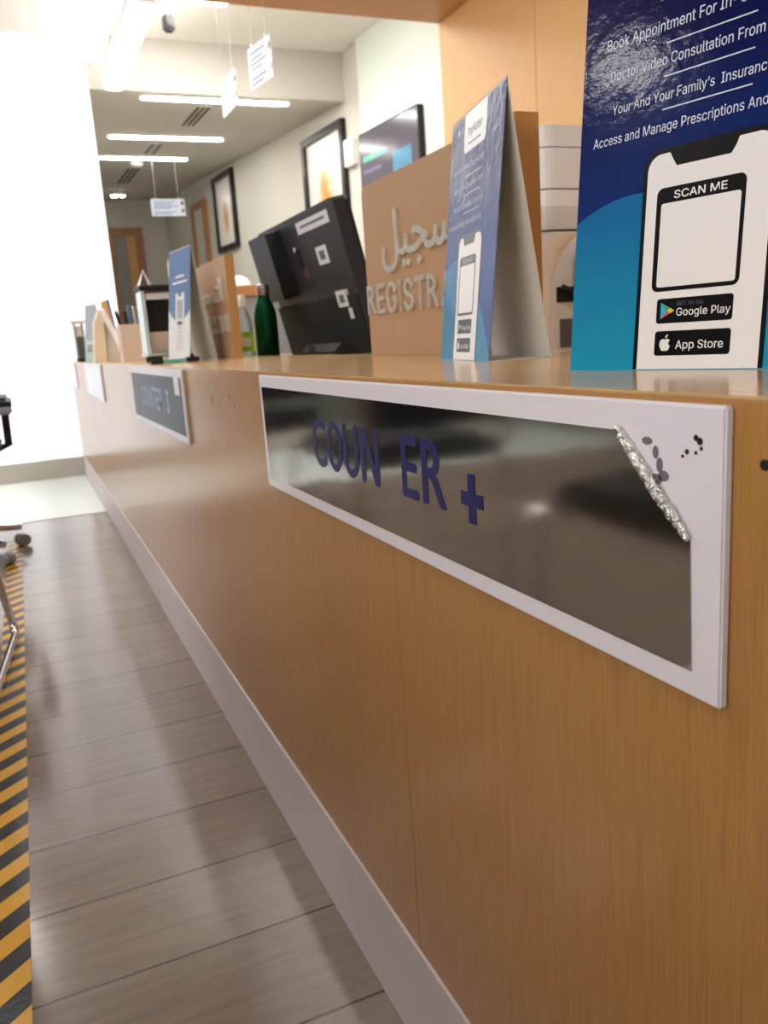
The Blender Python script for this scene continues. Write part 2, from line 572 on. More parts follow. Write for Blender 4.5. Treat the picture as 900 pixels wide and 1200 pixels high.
# wooden portal: side cladding and soffit
M_p = MB()
for a, b in ((-2.0, 2.05), (2.054, 3.796), (3.80, 4.80)):
    M_p.box((2.3, a, 0.0), (2.42, b, 2.6), 0.0015, 1)
struct('wall_cladding', M_p, 'panel_wood', 'pale wood panelled side of the portal behind the counter', 'wall')
struct('ceiling_soffit', MB().box((0.45, -2.0, 2.6), (2.45, 4.80, 2.78), 0.002, 1), 'soffit_wood', 'wooden soffit over the desk area', 'ceiling')

# doorway in the far wall
d = tag(MB().prism([(1.10, 0), (1.10, 2.56), (1.62, 2.56), (1.62, 0), (1.51, 0), (1.51, 2.45), (1.20, 2.45), (1.20, 0)][::-1], lambda u, v, h: Vector((u, h, v)), 12.93, 12.999).build('door_1', 'door_wood'), 'brown wooden door frame in the far wall', 'door', kind='structure')
MB().box((1.20, 12.96, 0.0), (1.39, 12.995, 2.45)).build('door_leaf', 'wall_grey', d)
MB().box((1.39, 12.95, 0.0), (1.51, 12.995, 2.45)).build('door_edge', M['tan_paper'], d)
def onwall(y, off): return wall_x(y) - off
def wallfn(y_far, off=0.0):
    """u runs from the far end towards the camera along the right wall, v is height, h stands off the wall"""
    def f(u, v, h):
        y = y_far - u * 0.997
        return Vector((wall_x(y) - off - h * 0.997, y - h * 0.077, v))
    return f
wf = wallfn(11.52)
d2 = tag(MB().prism([(0.0, 0), (0.0, 2.62), (0.62, 2.62), (0.62, 0), (0.53, 0), (0.53, 2.55), (0.06, 2.55), (0.06, 0)], wf, 0.002, 0.05).build('door_2', 'door_wood'), 'brown door frame in the right wall of the back room', 'door', kind='structure')
MB().box((0, 0, 0), (0.0001, 0.0001, 0.0001))
MB().prism([(0.06, 0), (0.53, 0), (0.53, 2.55), (0.06, 2.55)], wf, 0.002, 0.02).build('door_leaf', 'wall', d2)

# ================================================================== CEILING FITTINGS
def tube_light(name, label, x0, x1, y, w=0.075, group='recessed tube lights of the lower ceiling'):
    z = low_z(y)
    t = thing(name, label, 'ceiling light', (x0, y, z), group)
    f = lambda u, v, h: Vector((u, y + v, z + 0.04 * v - h))
    MB().prism(rrect(x0 - 0.012, -w / 2 - 0.012, x1 + 0.012, w / 2 + 0.012, 0.045, 6), f, 0.0, 0.006).build('trim_ring', 'aluminium', t)
    MB().prism(rrect(x0, -w / 2, x1, w / 2, 0.036, 6), f, 0.004, 0.012).build('diffuser', 'led', t)
tube_light('tube_light', 'nearest and longest lit tube light on the lower ceiling', 0.85, 2.03, 6.96, 0.085)
tube_light('tube_light', 'middle lit tube light on the lower ceiling', 0.76, 1.83, 8.46, 0.085)
tube_light('tube_light', 'farthest lit tube light, next to the smoke detector', 0.70, 1.69, 9.56, 0.08)

def pendant(x, ya, yb, z, label, dm='pend', up=False):
    t = thing('linear_pendant', label, 'ceiling light', (x, ya, z))
    MB().box((x - 0.07, ya, z + 0.012), (x + 0.07, yb, z + 0.08), 0.004, 1).build('housing', 'aluminium', t)
    MB().prism(rrect(x - 0.062, ya + 0.01, x + 0.062, yb - 0.01, 0.05, 5), lambda u, v, h: Vector((u, v, h)), z - 0.012, z + 0.016).build('diffuser', dm, t)
    if up:
        MB().box((x - 0.055, ya + 0.02, z + 0.0795), (x + 0.055, yb - 0.02, z + 0.084)).build('uplight', dm, t)
    for yy in (ya + 0.12, yb - 0.12):
        MB().tube([(x, yy, z + 0.08), (x, yy, UPZ)], 0.0025, 6).build('suspension_cable', 'wire', t)
    return t
pendant(0.575, 4.9, 6.42, 2.60, 'bright suspended strip light running towards the lower ceiling', 'pend_far', True)
pendant(-0.80, 2.2, 5.0, 2.60, 'suspended strip light over the visitors aisle')  # out of view, added to light the aisle and counter front
pendant(-3.15, 1.8, 2.2, 2.60, 'short suspended strip light close to the grey left wall')  # out of view, added so the nearest tent card catches glare
pendant(-2.5, 2.5, 5.6, 2.60, 'suspended strip light by the grey left wall')  # out of view, added to brighten the visitors' side
t = thing('ceiling_panel_light', 'blown-out square panel light on the upper ceiling', 'ceiling light', (1.12, 5.6, UPZ))
MB().box((0.95, 5.25, UPZ - 0.02), (1.35, 6.05, UPZ), 0.003, 1).build('frame', 'aluminium', t)
MB().box((0.97, 5.27, UPZ - 0.026), (1.33, 6.03, UPZ - 0.012)).build('diffuser', 'led', t)

for i, (xx, yy) in enumerate(((0.95, 0.5), (1.1, 2.0), (1.1, 3.6))):  # unseen fittings added to light the desk area
    t = thing('downlight', ('round downlight in the wooden soffit, nearest', 'round downlight in the wooden soffit, middle one', 'round downlight in the wooden soffit, far one')[i], 'ceiling light', (xx, yy, 2.6), 'downlights in the wooden soffit')
    MB().lathe([(0.125, 2.594), (0.125, 2.6), (0.11, 2.602)], (xx, yy, 0), 24).build('trim_ring', 'aluminium', t)
    MB().lathe([(0.11, 2.590), (0.11, 2.598)], (xx, yy, 0), 24).build('lens', 'down', t)

def vent(name, label, x, ya, yb, w=0.11, n=3, m='vent_dark'):
    t = thing(name, label, 'vent', (x, ya, low_z(ya)), 'slot vents of the lower ceiling')
    f = lambda u, v, h: Vector((x + u, v, low_z(v) - h))
    MB().prism([(-0.012, ya - 0.012), (w + 0.012, ya - 0.012), (w + 0.012, yb + 0.012), (-0.012, yb + 0.012)], f, 0.0, 0.005).build('frame', 'ceiling_low', t)
    p = w / (n - 0.45)
    for k in range(n):
        MB().prism([(k * p, ya), (k * p + p * 0.5, ya), (k * p + p * 0.5, yb), (k * p, yb)], f, 0.004, 0.007).build('slot', m, t)
vent('slot_vent', 'near dark three-slot vent beyond the first tube light', 1.33, 7.18, 7.9, 0.11)
vent('slot_vent', 'grey vent between the middle and farthest tube lights', 1.19, 8.76, 9.3, 0.12, 2, 'vent_grey')
vent('slot_vent', 'farthest three-slot vent behind the smoke detector', 1.15, 10.2, 11.3, 0.13)
t = thing('smoke_detector', 'small white round smoke detector beside the farthest tube light', 'smoke detector', (1.19, 9.82, low_z(9.82)))
zz = low_z(9.82)
MB().lathe([(0.045, zz - 0.045), (0.06, zz - 0.035), (0.07, zz - 0.012), (0.07, zz)], (1.19, 9.82, 0), 20).build('body', 'white_plastic', t)
zz = low_z(12.1)
for xx, lb in ((1.19, 'left lit spotlight of the pair on the far ceiling'), (1.30, 'right lit spotlight of the pair on the far ceiling')):
    t = thing('spotlight', lb, 'spotlight', (xx, 12.1, zz), 'pair of far spotlights')
    MB().lathe([(0.045, zz - 0.05), (0.05, zz - 0.04), (0.05, zz)], (xx, 12.1, 0), 16).build('housing', 'aluminium', t)
    r = 0.042 if xx < 1.2 else 0.03
    MB().lathe([(r * 0.6, zz - 0.068), (r, zz - 0.055), (r, zz - 0.045)], (xx, 12.1, 0), 16).build('lamp', 'led', t)

t = thing('security_camera', 'small black camera hanging from the upper ceiling', 'camera', (0.92, 6.0, UPZ))
MB().lathe([(0.03, UPZ - 0.03), (0.045, UPZ)], (0.92, 6.0, 0), 16).build('ceiling_mount', 'white_plastic', t)
MB().tube([(0.92, 6.0, UPZ - 0.03), (0.922, 6.0, UPZ - 0.13)], 0.012, 10).build('arm', 'wire', t)
MB().box((0.89, 5.96, UPZ - 0.215), (0.965, 6.05, UPZ - 0.12), 0.014, 3).build('camera_head', 'black_plastic', t)
MB().lathe([(0.024, 5.952), (0.024, 5.965)], (0.9275, 0, UPZ - 0.168), 16, 'Y').build('lens', 'monitor_port', t)

# hanging direction signs
def hanging_sign(label, a, b, z0, z1, wires=True, ring=None):
    a = Vector((a[0], a[1], 0)); b = Vector((b[0], b[1], 0))
    du = (b - a); L = du.length; du.normalize()
    nn = Vector((-du.y, du.x, 0))
    if nn.x > 0: nn = -nn          # faces the visitors
    if abs(du.y) < 0.3: nn = Vector((0, -1, 0))
    fn = lambda u, v, h: a + du * u + Vector((0, 0, v)) + nn * h
    t = thing('hanging_sign', label, 'sign', (a.x, a.y, z0), 'hanging direction signs')
    MB().prism([(0, z0), (L, z0), (L, z1), (0, z1)], fn, -0.006, 0.0).build('board', 'sign_white', t)
    H = z1 - z0
    mb = MB()
    rows = ((0.08, 0.72, 0.84), (0.08, 0.62, 0.70), (0.08, 0.8, 0.58), (0.08, 0.58, 0.46), (0.08, 0.74, 0.24), (0.08, 0.6, 0.12))
    for x0, x1, v in rows:
        mb.prism([(L * x0, z0 + H * v - H * 0.035), (L * x1, z0 + H * v - H * 0.035), (L * x1, z0 + H * v + H * 0.02), (L * x0, z0 + H * v + H * 0.02)], fn, 0.0, 0.001)
    mb.build('printed_lines', 'sign_print', t)
    for v in (0.3, 0.75):
        c = [(L * 0.93 + 0.016 * math.cos(k), z0 + H * v + 0.02 * math.sin(k)) for k in [i * math.pi / 6 for i in range(12)]]
        MB().prism(c, fn, 0.0, 0.002).build('arrow_dot', 'print_black', t)
    if wires:
        for u in (0.06, L - 0.06):
            p = fn(u, z1, -0.003)
            MB().tube([p, (p.x, p.y, UPZ if p.y < 6.75 else low_z(p.y))], 0.002, 6).build('hanging_wire', 'wire', t)
            MB().lathe([(0.007, z1), (0.007, z1 + 0.014)], (p.x, p.y, 0), 8).build('clip', 'steel', t)
    return t
hanging_sign('near hanging white direction sign, the higher of the pair', (1.127, 4.90), (1.174, 4.61), 2.195, 2.41)
hanging_sign('hanging white direction sign overlapping the nearest tube light', (1.105, 5.50), (1.113, 5.15), 2.20, 2.39)
hanging_sign('far hanging white direction sign in the back room', (1.24, 9.5), (1.60, 9.5), 2.21, 2.385)

# ================================================================== WALL FITTINGS
def framed_picture(label, y_far, width, z0, z1, pic, border=0.05):
    f = wallfn(y_far)
    t = thing('framed_picture', label, 'picture', f(0, z0, 0), 'framed pictures on the right wall')
    o = [(0, z0), (width, z0), (width, z1), (0, z1)]
    i = [(border, z0 + border), (width - border, z0 + border), (width - border, z1 - border), (border, z1 - border)]
    mb = MB()
    vs = [f(u, v, h) for h in (0.004, 0.05) for u, v in o + i]
    fs = []
    for k in range(4):
        l = (k + 1) % 4
        fs += [[k, l, 4 + l, 4 + k], [8 + k, 8 + l, 12 + l, 12 + k], [k, l, 8 + l, 8 + k], [4 + k, 4 + l, 12 + l, 12 + k]]
    mb.add(vs, fs).build('frame', 'frame_black', t)
    g = 0.1
    mb = MB()
    mb.prism(i, f, 0.006, 0.02)
    mb.uv = [((u - border) / (width - 2 * border), (v - z0 - border) / (z1 - z0 - 2 * border)) for u, v in i] * 2
    mb.build('picture', pic, t)
    return t
framed_picture('large black framed picture behind the monitor', 7.70, 0.875, 1.56, 2.58, 'picture_a', 0.06)
framed_picture('smaller-looking far black framed picture with faint figure', 10.50, 0.75, 1.91, 2.77, 'picture_b', 0.06)

f = wallfn(6.46, 0.03)
t = thing('wall_display', 'dark wall-mounted flat screen above the wooden desk sign', 'screen', f(0, 1.80, 0))
MB().prism(rrect(0, 1.80, 0.93, 2.355, 0.008), f, 0.002, 0.05).build('casing', 'black_plastic', t)
sc = MB().prism(rrect(0.012, 1.815, 0.918, 2.343, 0.004), f, 0.05, 0.0515).build('screen', 'screen', t)
MB().prism([(0.06, 2.135), (0.46, 2.135), (0.46, 2.175), (0.06, 2.175)], f, 0.0515, 0.0525).build('green_line', 'screen_green', sc)
MB().prism([(0.06, 2.05), (0.36, 2.05), (0.36, 2.075), (0.06, 2.075)], f, 0.0515, 0.0525).build('mauve_line', 'screen_mauve', sc)
MB().prism([(0.54, 1.95), (0.82, 1.95), (0.82, 2.12), (0.54, 2.12)], f, 0.0515, 0.0525).build('teal_block', 'screen_teal', sc)
MB().prism([(0.62, 1.96), (0.74, 1.96), (0.74, 1.99), (0.62, 1.99)], f, 0.0525, 0.053).build('mauve_mark', 'screen_mauve', sc)

f = wallfn(6.80, 0.0)
t = thing('thermostat', 'white box-shaped wall control beside the wall display', 'wall control', f(0, 2.17, 0))
MB().prism(rrect(0, 2.18, 0.16, 2.39, 0.02), f, 0.002, 0.05).build('casing', 'white_plastic', t)
MB().prism(rrect(0.03, 2.2, 0.13, 2.26, 0.008), f, 0.05, 0.053).build('button_plate', 'printer_grey', t)

# ================================================================== COUNTER
T = 0.759
XF = 0.006
ct = thing('reception_counter', 'long oak veneer reception counter with white base strip', 'counter', (XF, 2.5, 0))
MB().box((XF, -1.2, 0.1441), (XF + 0.02, 5.868, 0.7565)).build('front_panel', 'veneer', ct)
MB().box((XF - 0.003, -1.2, 0.0), (XF + 0.03, 5.85, 0.144), 0.001, 1).build('base_strip', 'white_strip', ct)
MB().box((XF, -1.2, 0.7565), (0.40, 5.868, T), 0.001, 2).build('countertop', 'top', ct)
MB().box((XF + 0.03, -1.18, 0.0), (0.355, 5.85, 0.756)).build('carcass', 'veneer', ct)
MB().box((0.4005, -1.2, 0.69), (1.25, 5.6, 0.72), 0.002, 1).build('worktop', 'top', ct)
MB().box((0.41, -1.18, 0.0), (0.44, 5.58, 0.69)).build('modesty_panel', 'veneer', ct)
fy = lambda u, v, h: Vector((XF - h, u, v))
def disc(u, v, ru, rv=None, n=10):
    rv = rv or ru
    return [(u + ru * math.cos(i * 2 * math.pi / n), v + rv * math.sin(i * 2 * math.pi / n)) for i in range(n)]
MB().prism(disc(0.272, 0.728, 0.0028), fy, 0.0, 0.0003).build('screw_hole', 'black_dot', ct)
MB().prism([(0.705, 0.148), (0.7062, 0.148), (0.7062, 0.741), (0.705, 0.741)], fy, 0.0, 0.0002).build('panel_joint', M['door_wood'], ct)
for (u, v, r) in ((1.475, 0.705, 0.006), (1.44, 0.722, 0.003), (1.425, 0.70, 0.003), (1.34, 0.716, 0.004), (1.31, 0.703, 0.004), (2.66, 0.715, 0.006)):
    MB().prism(disc(u, v, r * 0.8, r), fy, 0.0, 0.0003).build('pen_mark', 'residue', ct)

# ---- counter signs
fs_ = lambda u, v, h: Vector((-h, u, v))     # u is y (far = +), h out towards visitors
def sign_board(label, ya, yb, film, cut=False):
    t = thing('counter_sign', label, 'sign', (0, (ya + yb) / 2, 0.6), 'white framed signs along the counter front')
    mb = MB().box((0.0, ya, 0.600), (XF - 0.0002, yb, 0.7545), 0.0012, 2)
    mb.build('white_board', 'acrylic_white', t)
    L = yb - ya
    if cut:
        poly = [(ya + 0.823, 0.739), (ya + 0.818, 0.614), (ya + 0.019, 0.6145), (ya + 0.021, 0.687), (ya + 0.073, 0.7375)]
    else:
        poly = [(ya + L - 0.018, 0.738), (ya + L - 0.018, 0.615), (ya + 0.019, 0.615), (ya + 0.019, 0.738)]
    fm = MB().prism(poly, fs_, 0.0, 0.0006).build('steel_film', film, t)
    return t, fm
def rev(fn): return lambda u, v, h: fn(-u, v, h)     # text reads far -> near, so u runs towards the camera
ft = rev(fs_)
t, fm = sign_board('near counter sign with navy letters and peeled corner', 0.290, 1.124, 'film', True)
for ch, ya, yb in (('C', 0.905, 0.862), ('O', 0.856, 0.812), ('U', 0.806, 0.765), ('N', 0.758, 0.712), ('E', 0.661, 0.628), ('R', 0.620, 0.577)):
    text_into(MB(), ch, ft, -ya, -yb, 0.655, 0.711, h=0.0006, fnt=(None if ch in 'RC' else F_LATIN), bold=0.019, depth=0.0003).build('vinyl_letter', 'navy_vinyl', fm)
mb = MB()
mb.prism([(0.541, 0.652), (0.530, 0.652), (0.530, 0.691), (0.541, 0.691)], fs_, 0.0006, 0.0010)
mb.prism([(0.552, 0.6655), (0.519, 0.6655), (0.519, 0.6765), (0.552, 0.6765)], fs_, 0.0006, 0.0011)
mb.build('vinyl_cross', 'navy_vinyl', fm)
# peeled corner roll
import random
random.seed(4)
a = Vector((-0.0022, 0.366, 0.7395)); b = Vector((-0.0022, 0.311, 0.6865))
pts = []; rad = []
for i in range(33):
    k = i / 32
    p = a.lerp(b, k) + Vector((random.uniform(-0.0006, 0.0006), random.uniform(-0.001, 0.001), random.uniform(-0.0006, 0.0006)))
    pts.append(p); rad.append(0.0026 * (0.7 + 0.6 * math.sin(math.pi * min(1, k * 1.02)) ** 0.5 * random.uniform(0.7, 1.05)))
MB().tube(pts, rad, 9).build('peeled_roll', 'silver_foil', fm)['label'] = 'crumpled silver roll of peeled film'
pts2 = [p + Vector((-0.0008, 0.0024, 0.0006)) for p in pts[3:28]]
MB().tube(pts2, [r * 0.7 for r in rad[3:28]], 8).build('peeled_roll', 'silver_foil', fm)
for (u, v, ru, rv) in ((0.3435, 0.7335, 0.004, 0.0022), (0.337, 0.728, 0.0022, 0.0035), (0.334, 0.7215, 0.0024, 0.004), (0.331, 0.716, 0.004, 0.003), (0.337, 0.7135, 0.005, 0.003)):
    MB().prism(disc(u, v, ru, rv, 14), fs_, 0.0, 0.0002).build('glue_residue', 'residue', t)
for (u, v, r) in ((0.3085, 0.738, 0.0017), (0.306, 0.7365, 0.002), (0.305, 0.733, 0.0011), (0.3085, 0.7305, 0.001), (0.3145, 0.7305, 0.0014), (0.3175, 0.728, 0.001)):
    MB().prism(disc(u, v, r), fs_, 0.0, 0.0002).build('dark_speck', 'black_dot', t)

t, fm = sign_board('second counter sign, dark blue-grey with pale lettering', 1.730, 2.585, 'film_blue')
for k, ch in enumerate('COUNTER 3'):
    if ch == ' ': continue
    y = 2.38 - k * 0.052
    text_into(MB(), ch, ft, -y, -y + 0.04, 0.652, 0.706, h=0.0006, bold=0.02, depth=0.0003).build('vinyl_letter', 'pale_vinyl', fm)
MB().prism([(1.83, 0.70), (1.77, 0.70), (1.77, 0.738), (1.83, 0.738)], fs_, 0.0006, 0.001).build('paper_tag', 'paper_white', fm)
sign_board('third counter sign shining blank white', 3.60, 4.50, 'film_plain')
sign_board('last counter sign at the far end by the glass wall', 5.30, 5.84, 'film_plain')

# ================================================================== TENT CARDS
def tent_card(label, name, near_right, du, W, H, base, face_mat, lean_deg, group, full=True, style='phone'):
    """near_right: left bottom corner of the face seen from the visitors' side; du: direction left->right"""
    A = Vector((near_right[0], near_right[1], T))
    du = Vector((du[0], du[1], 0)).normalized()
    perp = Vector((-du.y, du.x, 0))
    if perp.x < 0: perp = -perp
    le = math.radians(lean_deg)
    dv = Vector((0, 0, math.cos(le))) + perp * math.sin(le)
    nn = -(Vector((0, 0, math.sin(le))) * -1 + perp * math.cos(le))
    fn = lambda u, v, h: A + du * u + dv * v + nn * h
    t = thing(name, label, 'tent card', A + du * (W / 2) + perp * (base / 2), group)
    th = 0.0006
    poly = [(0, 0), (W, 0), (W, H), (0, H)]
    mb = MB().prism(poly, fn, -th, 0.0)
    mb.uv = poly + poly
    face = mb.build('front_panel', face_mat, t)
    apex = dv * H
    # back panel from apex down to perp*base
    B0 = A + perp * base
    ap = A + apex
    bn = None
    vs = [ap, ap + du * W, B0 + du * W, B0]
    back = [p - perp * th * 1.2 for p in vs]
    MB().add([p for p in vs] + back, [[0, 1, 2, 3], [7, 6, 5, 4], [0, 4, 5, 1], [1, 5, 6, 2], [2, 6, 7, 3], [3, 7, 4, 0]]).build('back_panel', 'card_white', t)
    q = [A + perp * 0.001, A + du * W + perp * 0.001, B0 + du * W - perp * 0.002, B0 - perp * 0.002]
    MB().add([p + Vector((0, 0, 0.0002)) for p in q] + [p + Vector((0, 0, 0.0008)) for p in q], [[0, 1, 2, 3], [4, 5, 6, 7], [0, 1, 5, 4], [1, 2, 6, 5], [2, 3, 7, 6], [3, 0, 4, 7]]).build('base_flap', 'card_white', t)
    # inner white liner of the front panel (unprinted side)
    MB().prism([(0.0005, 0.001), (W - 0.0005, 0.001), (W - 0.0005, H - 0.003), (0.0005, H - 0.003)], fn, -th - 0.0004, -th - 0.0001).build('inner_side', 'card_white', t)
    e = 0.00012
    if style == 'phone':
        ph = MB().prism(rrect(0.060, 0.0006, 0.1615, 0.1585, 0.014, 8)[:0] or
                        [(0.060, 0.0006), (0.1615, 0.0006)] + rrect(0.060, 0.02, 0.1615, 0.1575, 0.014, 8)[:18], fn, 0, e).build('phone_picture', 'print_black', face)
        MB().prism([(0.0635, 0.0006), (0.158, 0.0006)] + rrect(0.0635, 0.02, 0.158, 0.1535, 0.011, 8)[:18], fn, e, 2 * e).build('phone_screen', 'print_white', face)
        MB().prism([(0.0805, 0.1545), (0.0835, 0.149)] + [(0.087, 0.1435), (0.128, 0.1435)] + [(0.1315, 0.149), (0.1335, 0.1545)], fn, 2 * e, 3 * e).build('phone_notch', 'print_black', face)
        MB().prism(rrect(0.0725, 0.0565, 0.1405, 0.1295, 0.005), fn, 2 * e, 3 * e).build('scan_frame', 'print_black', face)
        MB().prism(rrect(0.0765, 0.0595, 0.1375, 0.1185, 0.002), fn, 3 * e, 4 * e).build('scan_square', 'print_white', face)
        text_into(MB(), 'SCAN ME', fn, 0.0865, 0.127, 0.1208, 0.1264, h=4 * e, bold=0.012).build('printed_text', 'print_white', face)
        for v0, v1 in ((0.0335, 0.0512), (0.0103, 0.0280)):
            MB().prism(rrect(0.078, v0, 0.1375, v1, 0.0022), fn, 2 * e, 3 * e).build('store_badge', 'print_black', face)
        text_into(MB(), 'GET IN ON', fn, 0.0945, 0.1150, 0.0457, 0.0484, h=4 * e).build('printed_text', 'print_grey', face)
        text_into(MB(), 'Google Play', fn, 0.0945, 0.1360, 0.0385, None, h=4 * e, bold=0.006).build('printed_text', 'print_white', face)
        text_into(MB(), 'App Store', fn, 0.0955, 0.1325, 0.0150, None, h=4 * e, bold=0.006).build('printed_text', 'print_white', face)
        # play triangle, four colours
        c = (0.0872, 0.0424)
        p = [(0.0817, 0.0484), (0.0817, 0.0364), (0.0928, 0.0424), (0.0893, 0.0444), (0.0893, 0.0404)]
        MB().prism([p[0], c, p[1]], fn, 4 * e, 5 * e).build('badge_icon', 'tri_cyan', face)
        MB().prism([p[0], p[3], c], fn, 4 * e, 5 * e).build('badge_icon', 'tri_green', face)
        MB().prism([p[3], p[2], p[4], c], fn, 4 * e, 5 * e).build('badge_icon', 'tri_yellow', face)
        MB().prism([c, p[4], p[1]], fn, 4 * e, 5 * e).build('badge_icon', 'tri_red', face)
        # bitten apple
        ax, ay, s = 0.0868, 0.0184, 0.0046
        body = []
        prof = [(0.0, 0.72), (0.3, 0.86), (0.62, 0.82), (0.86, 0.62), (0.70, 0.42), (0.62, 0.16), (0.70, -0.10), (0.92, -0.28), (0.80, -0.62), (0.55, -0.95), (0.32, -1.05), (0.0, -0.96), (-0.30, -1.05), (-0.58, -0.92), (-0.86, -0.48), (-0.98, 0.0), (-0.90, 0.48), (-0.62, 0.80), (-0.30, 0.86)]
        MB().prism([(ax + x * s, ay + y * s) for x, y in prof], fn, 4 * e, 5 * e).build('badge_icon', 'print_white', face)
        MB().prism([(ax + x * s, ay + y * s) for x, y in ((0.02, 0.98), (0.08, 1.25), (0.3, 1.5), (0.46, 1.55), (0.42, 1.28), (0.22, 1.04))], fn, 4 * e, 5 * e).build('badge_icon', 'print_white', face)
        rows = (('Book Appointment For In-Clinic', 0.021, 0.1480, 0.2375), ('Doctor Video Consultation From', 0.0255, 0.1450, 0.2145),
                ('Your And Your Family\u2019s  Insurance', 0.0285, 0.1525, 0.1905), ('Access and Manage Prescriptions And', 0.0125, 0.1510, 0.1692))
        for s_, u0, u1, v in rows:
            vs_, fs2 = glyphs(s_, F_LATIN, 0.004)
            x0 = min(q.x for q in vs_); x1 = max(q.x for q in vs_)
            sx = (u1 - u0) / (x1 - x0)
            MB().add([fn(u0 + (q.x - x0) * sx, v + q.y * sx * 1.22, 2 * e + q.z * 2e-4) for q in vs_], fs2).build('printed_text', 'print_pale', face)
        for u0, u1, v in ((0.072, 0.139, 0.2285), (0.072, 0.139, 0.2062), (0.072, 0.139, 0.1838)):
            MB().prism([(u0, v), (u1, v), (u1, v + 0.0009), (u0, v + 0.0009)], fn, 0, e).build('divider_line', 'print_pale', face)
        MB().prism([(0.060, H), (0.060, 0.268)] + rrect(0.060, 0.2585, 0.150, 0.29, 0.009)[12:24] + [(0.150, H)], fn, 0, e).build('logo_patch', 'print_white', face)
        text_into(MB(), 'myAster', fn, 0.076, 0.134, 0.2745, 0.2885, h=2 * e, bold=0.01).build('printed_text', 'print_grey', face)
        MB().prism([(0.08, 0.2665), (0.13, 0.2665), (0.13, 0.2685), (0.08, 0.2685)], fn, e, 2 * e).build('tagline', 'print_grey', face)
    elif style == 'strip':
        MB().prism([(0.07, 0.03), (0.155, 0.03), (0.155, 0.20), (0.13, 0.20), (0.125, 0.19), (0.10, 0.19), (0.095, 0.20), (0.07, 0.20)], fn, 0, e).build('phone_picture', 'print_white', face)
        MB().prism([(0.085, 0.125), (0.14, 0.125), (0.14, 0.18), (0.085, 0.18)], fn, e, 2 * e).build('scan_square', 'grey_card', face)
        MB().prism([(0.09, 0.108), (0.135, 0.108), (0.135, 0.118), (0.09, 0.118)], fn, e, 2 * e).build('printed_bar', 'print_grey', face)
        for v in (0.04, 0.055, 0.07, 0.085, 0.098):
            MB().prism([(0.098, v), (0.128, v), (0.128, v + 0.004), (0.098, v + 0.004)], fn, e, 2 * e).build('printed_bar', 'grey_card', face)
        for u0, u1, v in ((0.07, 0.15, 0.245), (0.04, 0.18, 0.228)):
            MB().prism([(u0, v), (u1, v), (u1, v + 0.006), (u0, v + 0.006)], fn, 0, e).build('printed_line', 'print_white', face)
    else:
        MB().prism([(0.04, 0.05), (0.14, 0.05), (0.14, 0.09), (0.04, 0.09)], fn, 0, e).build('printed_block', 'print_grey', face)
    return t

GRP = 'navy and teal tent cards with phone picture'
tent_card('large blue tent card at the right, nearest on the counter', 'tent_card', (0.1115, 0.563), (0.251, -0.968), 0.2155, 0.297, 0.075, M['print_near'], 6, GRP)
_n0 = Vector((0.199, 0.838)); _f0 = Vector((0.2475, 1.055))
_d = (_n0 - _f0).normalized()
tent_card('glossy tent card showing its open white side before the wooden sign', 'tent_card', _n0 - _d * 0.2155, _d, 0.2155, 0.308, 0.077, M['print_mid'], 6.2, GRP)
_n0 = Vector((0.1505, 2.43)); _f0 = Vector((0.126, 2.63))
_d = (_n0 - _f0).normalized()
tent_card('pale blue and white tent card standing beside the farther wooden sign', 'tent_card', _n0 - _d * 0.21, _d, 0.21, 0.327, 0.085, M['print_far'], 7, None, style='strip')
_n0 = Vector((0.072, 4.65)); _f0 = Vector((0.035, 4.80))
_d = (_n0 - _f0).normalized()
tent_card('small grey tent card beside the far glass holder', 'tent_card', _n0 - _d * 0.17, _d, 0.17, 0.30, 0.09, M['print_grey_card'], 7, None, style='plain')

# ================================================================== WOODEN DESK SIGNS
def desk_sign(label, x, ya, yb, z1, th, latin, arab, u_r, group):
    fn = lambda u, v, h: Vector((x - h, yb - u, v))
    L = yb - ya
    t = thing('desk_sign', label, 'sign', (x, (ya + yb) / 2, T), group)
    MB().prism([(0, T), (L, T), (L, z1)] + [(0.012, z1), (0.0035, z1 - 0.0035), (0, z1 - 0.012)], fn, -th, -0.0012).build('panel', 'sign_edge', t)
    MB().prism([(0.0008, T + 0.0008), (L - 0.0008, T + 0.0008), (L - 0.0008, z1 - 0.0008), (0.0125, z1 - 0.0008), (0.004, z1 - 0.004), (0.0008, z1 - 0.0125)], fn, -0.0012, 0.0).build('front_face', 'sign_wood', t)
    # latin letters, raised steel
    u = u_r[0]
    n = len(latin)
    adv = {'I': 0.5, 'R': 1.0, 'E': 0.92, 'G': 1.08, 'S': 0.98, 'T': 0.98, 'A': 1.1, 'O': 1.1, 'N': 1.1}
    tot = sum(adv[c] for c in latin)
    k = (u_r[1] - u_r[0]) / tot
    for c in latin:
        w = adv[c] * k
        g = 0.28 if c == 'I' else 0.08
        text_into(MB(), c, fn, u + w * g, u + w * (1 - g), u_r[2], u_r[3], h=0.0, fnt=(None if c == 'R' else F_LATIN), bold=0.02, depth=0.004).build('steel_letter', 'steel_letter', t)
        u += w
    vs, fs2 = glyphs(arab, F_ARAB, 0.022, 0.5)
    if vs:
        text_into(MB(), arab, fn, u_r[4], u_r[5], u_r[6], u_r[7], h=0.0, fnt=F_ARAB, bold=0.012, depth=0.004).build('steel_lettering', 'steel_letter', t)
    return t
AR = '\ufede\ufef4\ufea0\ufeb4\ufe98\ufedf\ufe8d'
desk_sign('wooden desk sign behind the glossy tent card with steel lettering', 0.333, 0.975, 1.506, 1.0695, 0.037, 'REGISTRATION', AR, (0.003, 0.529, 0.836, 0.890, 0.088, 0.47, 0.905, 1.009), 'wooden desk signs with steel letters')
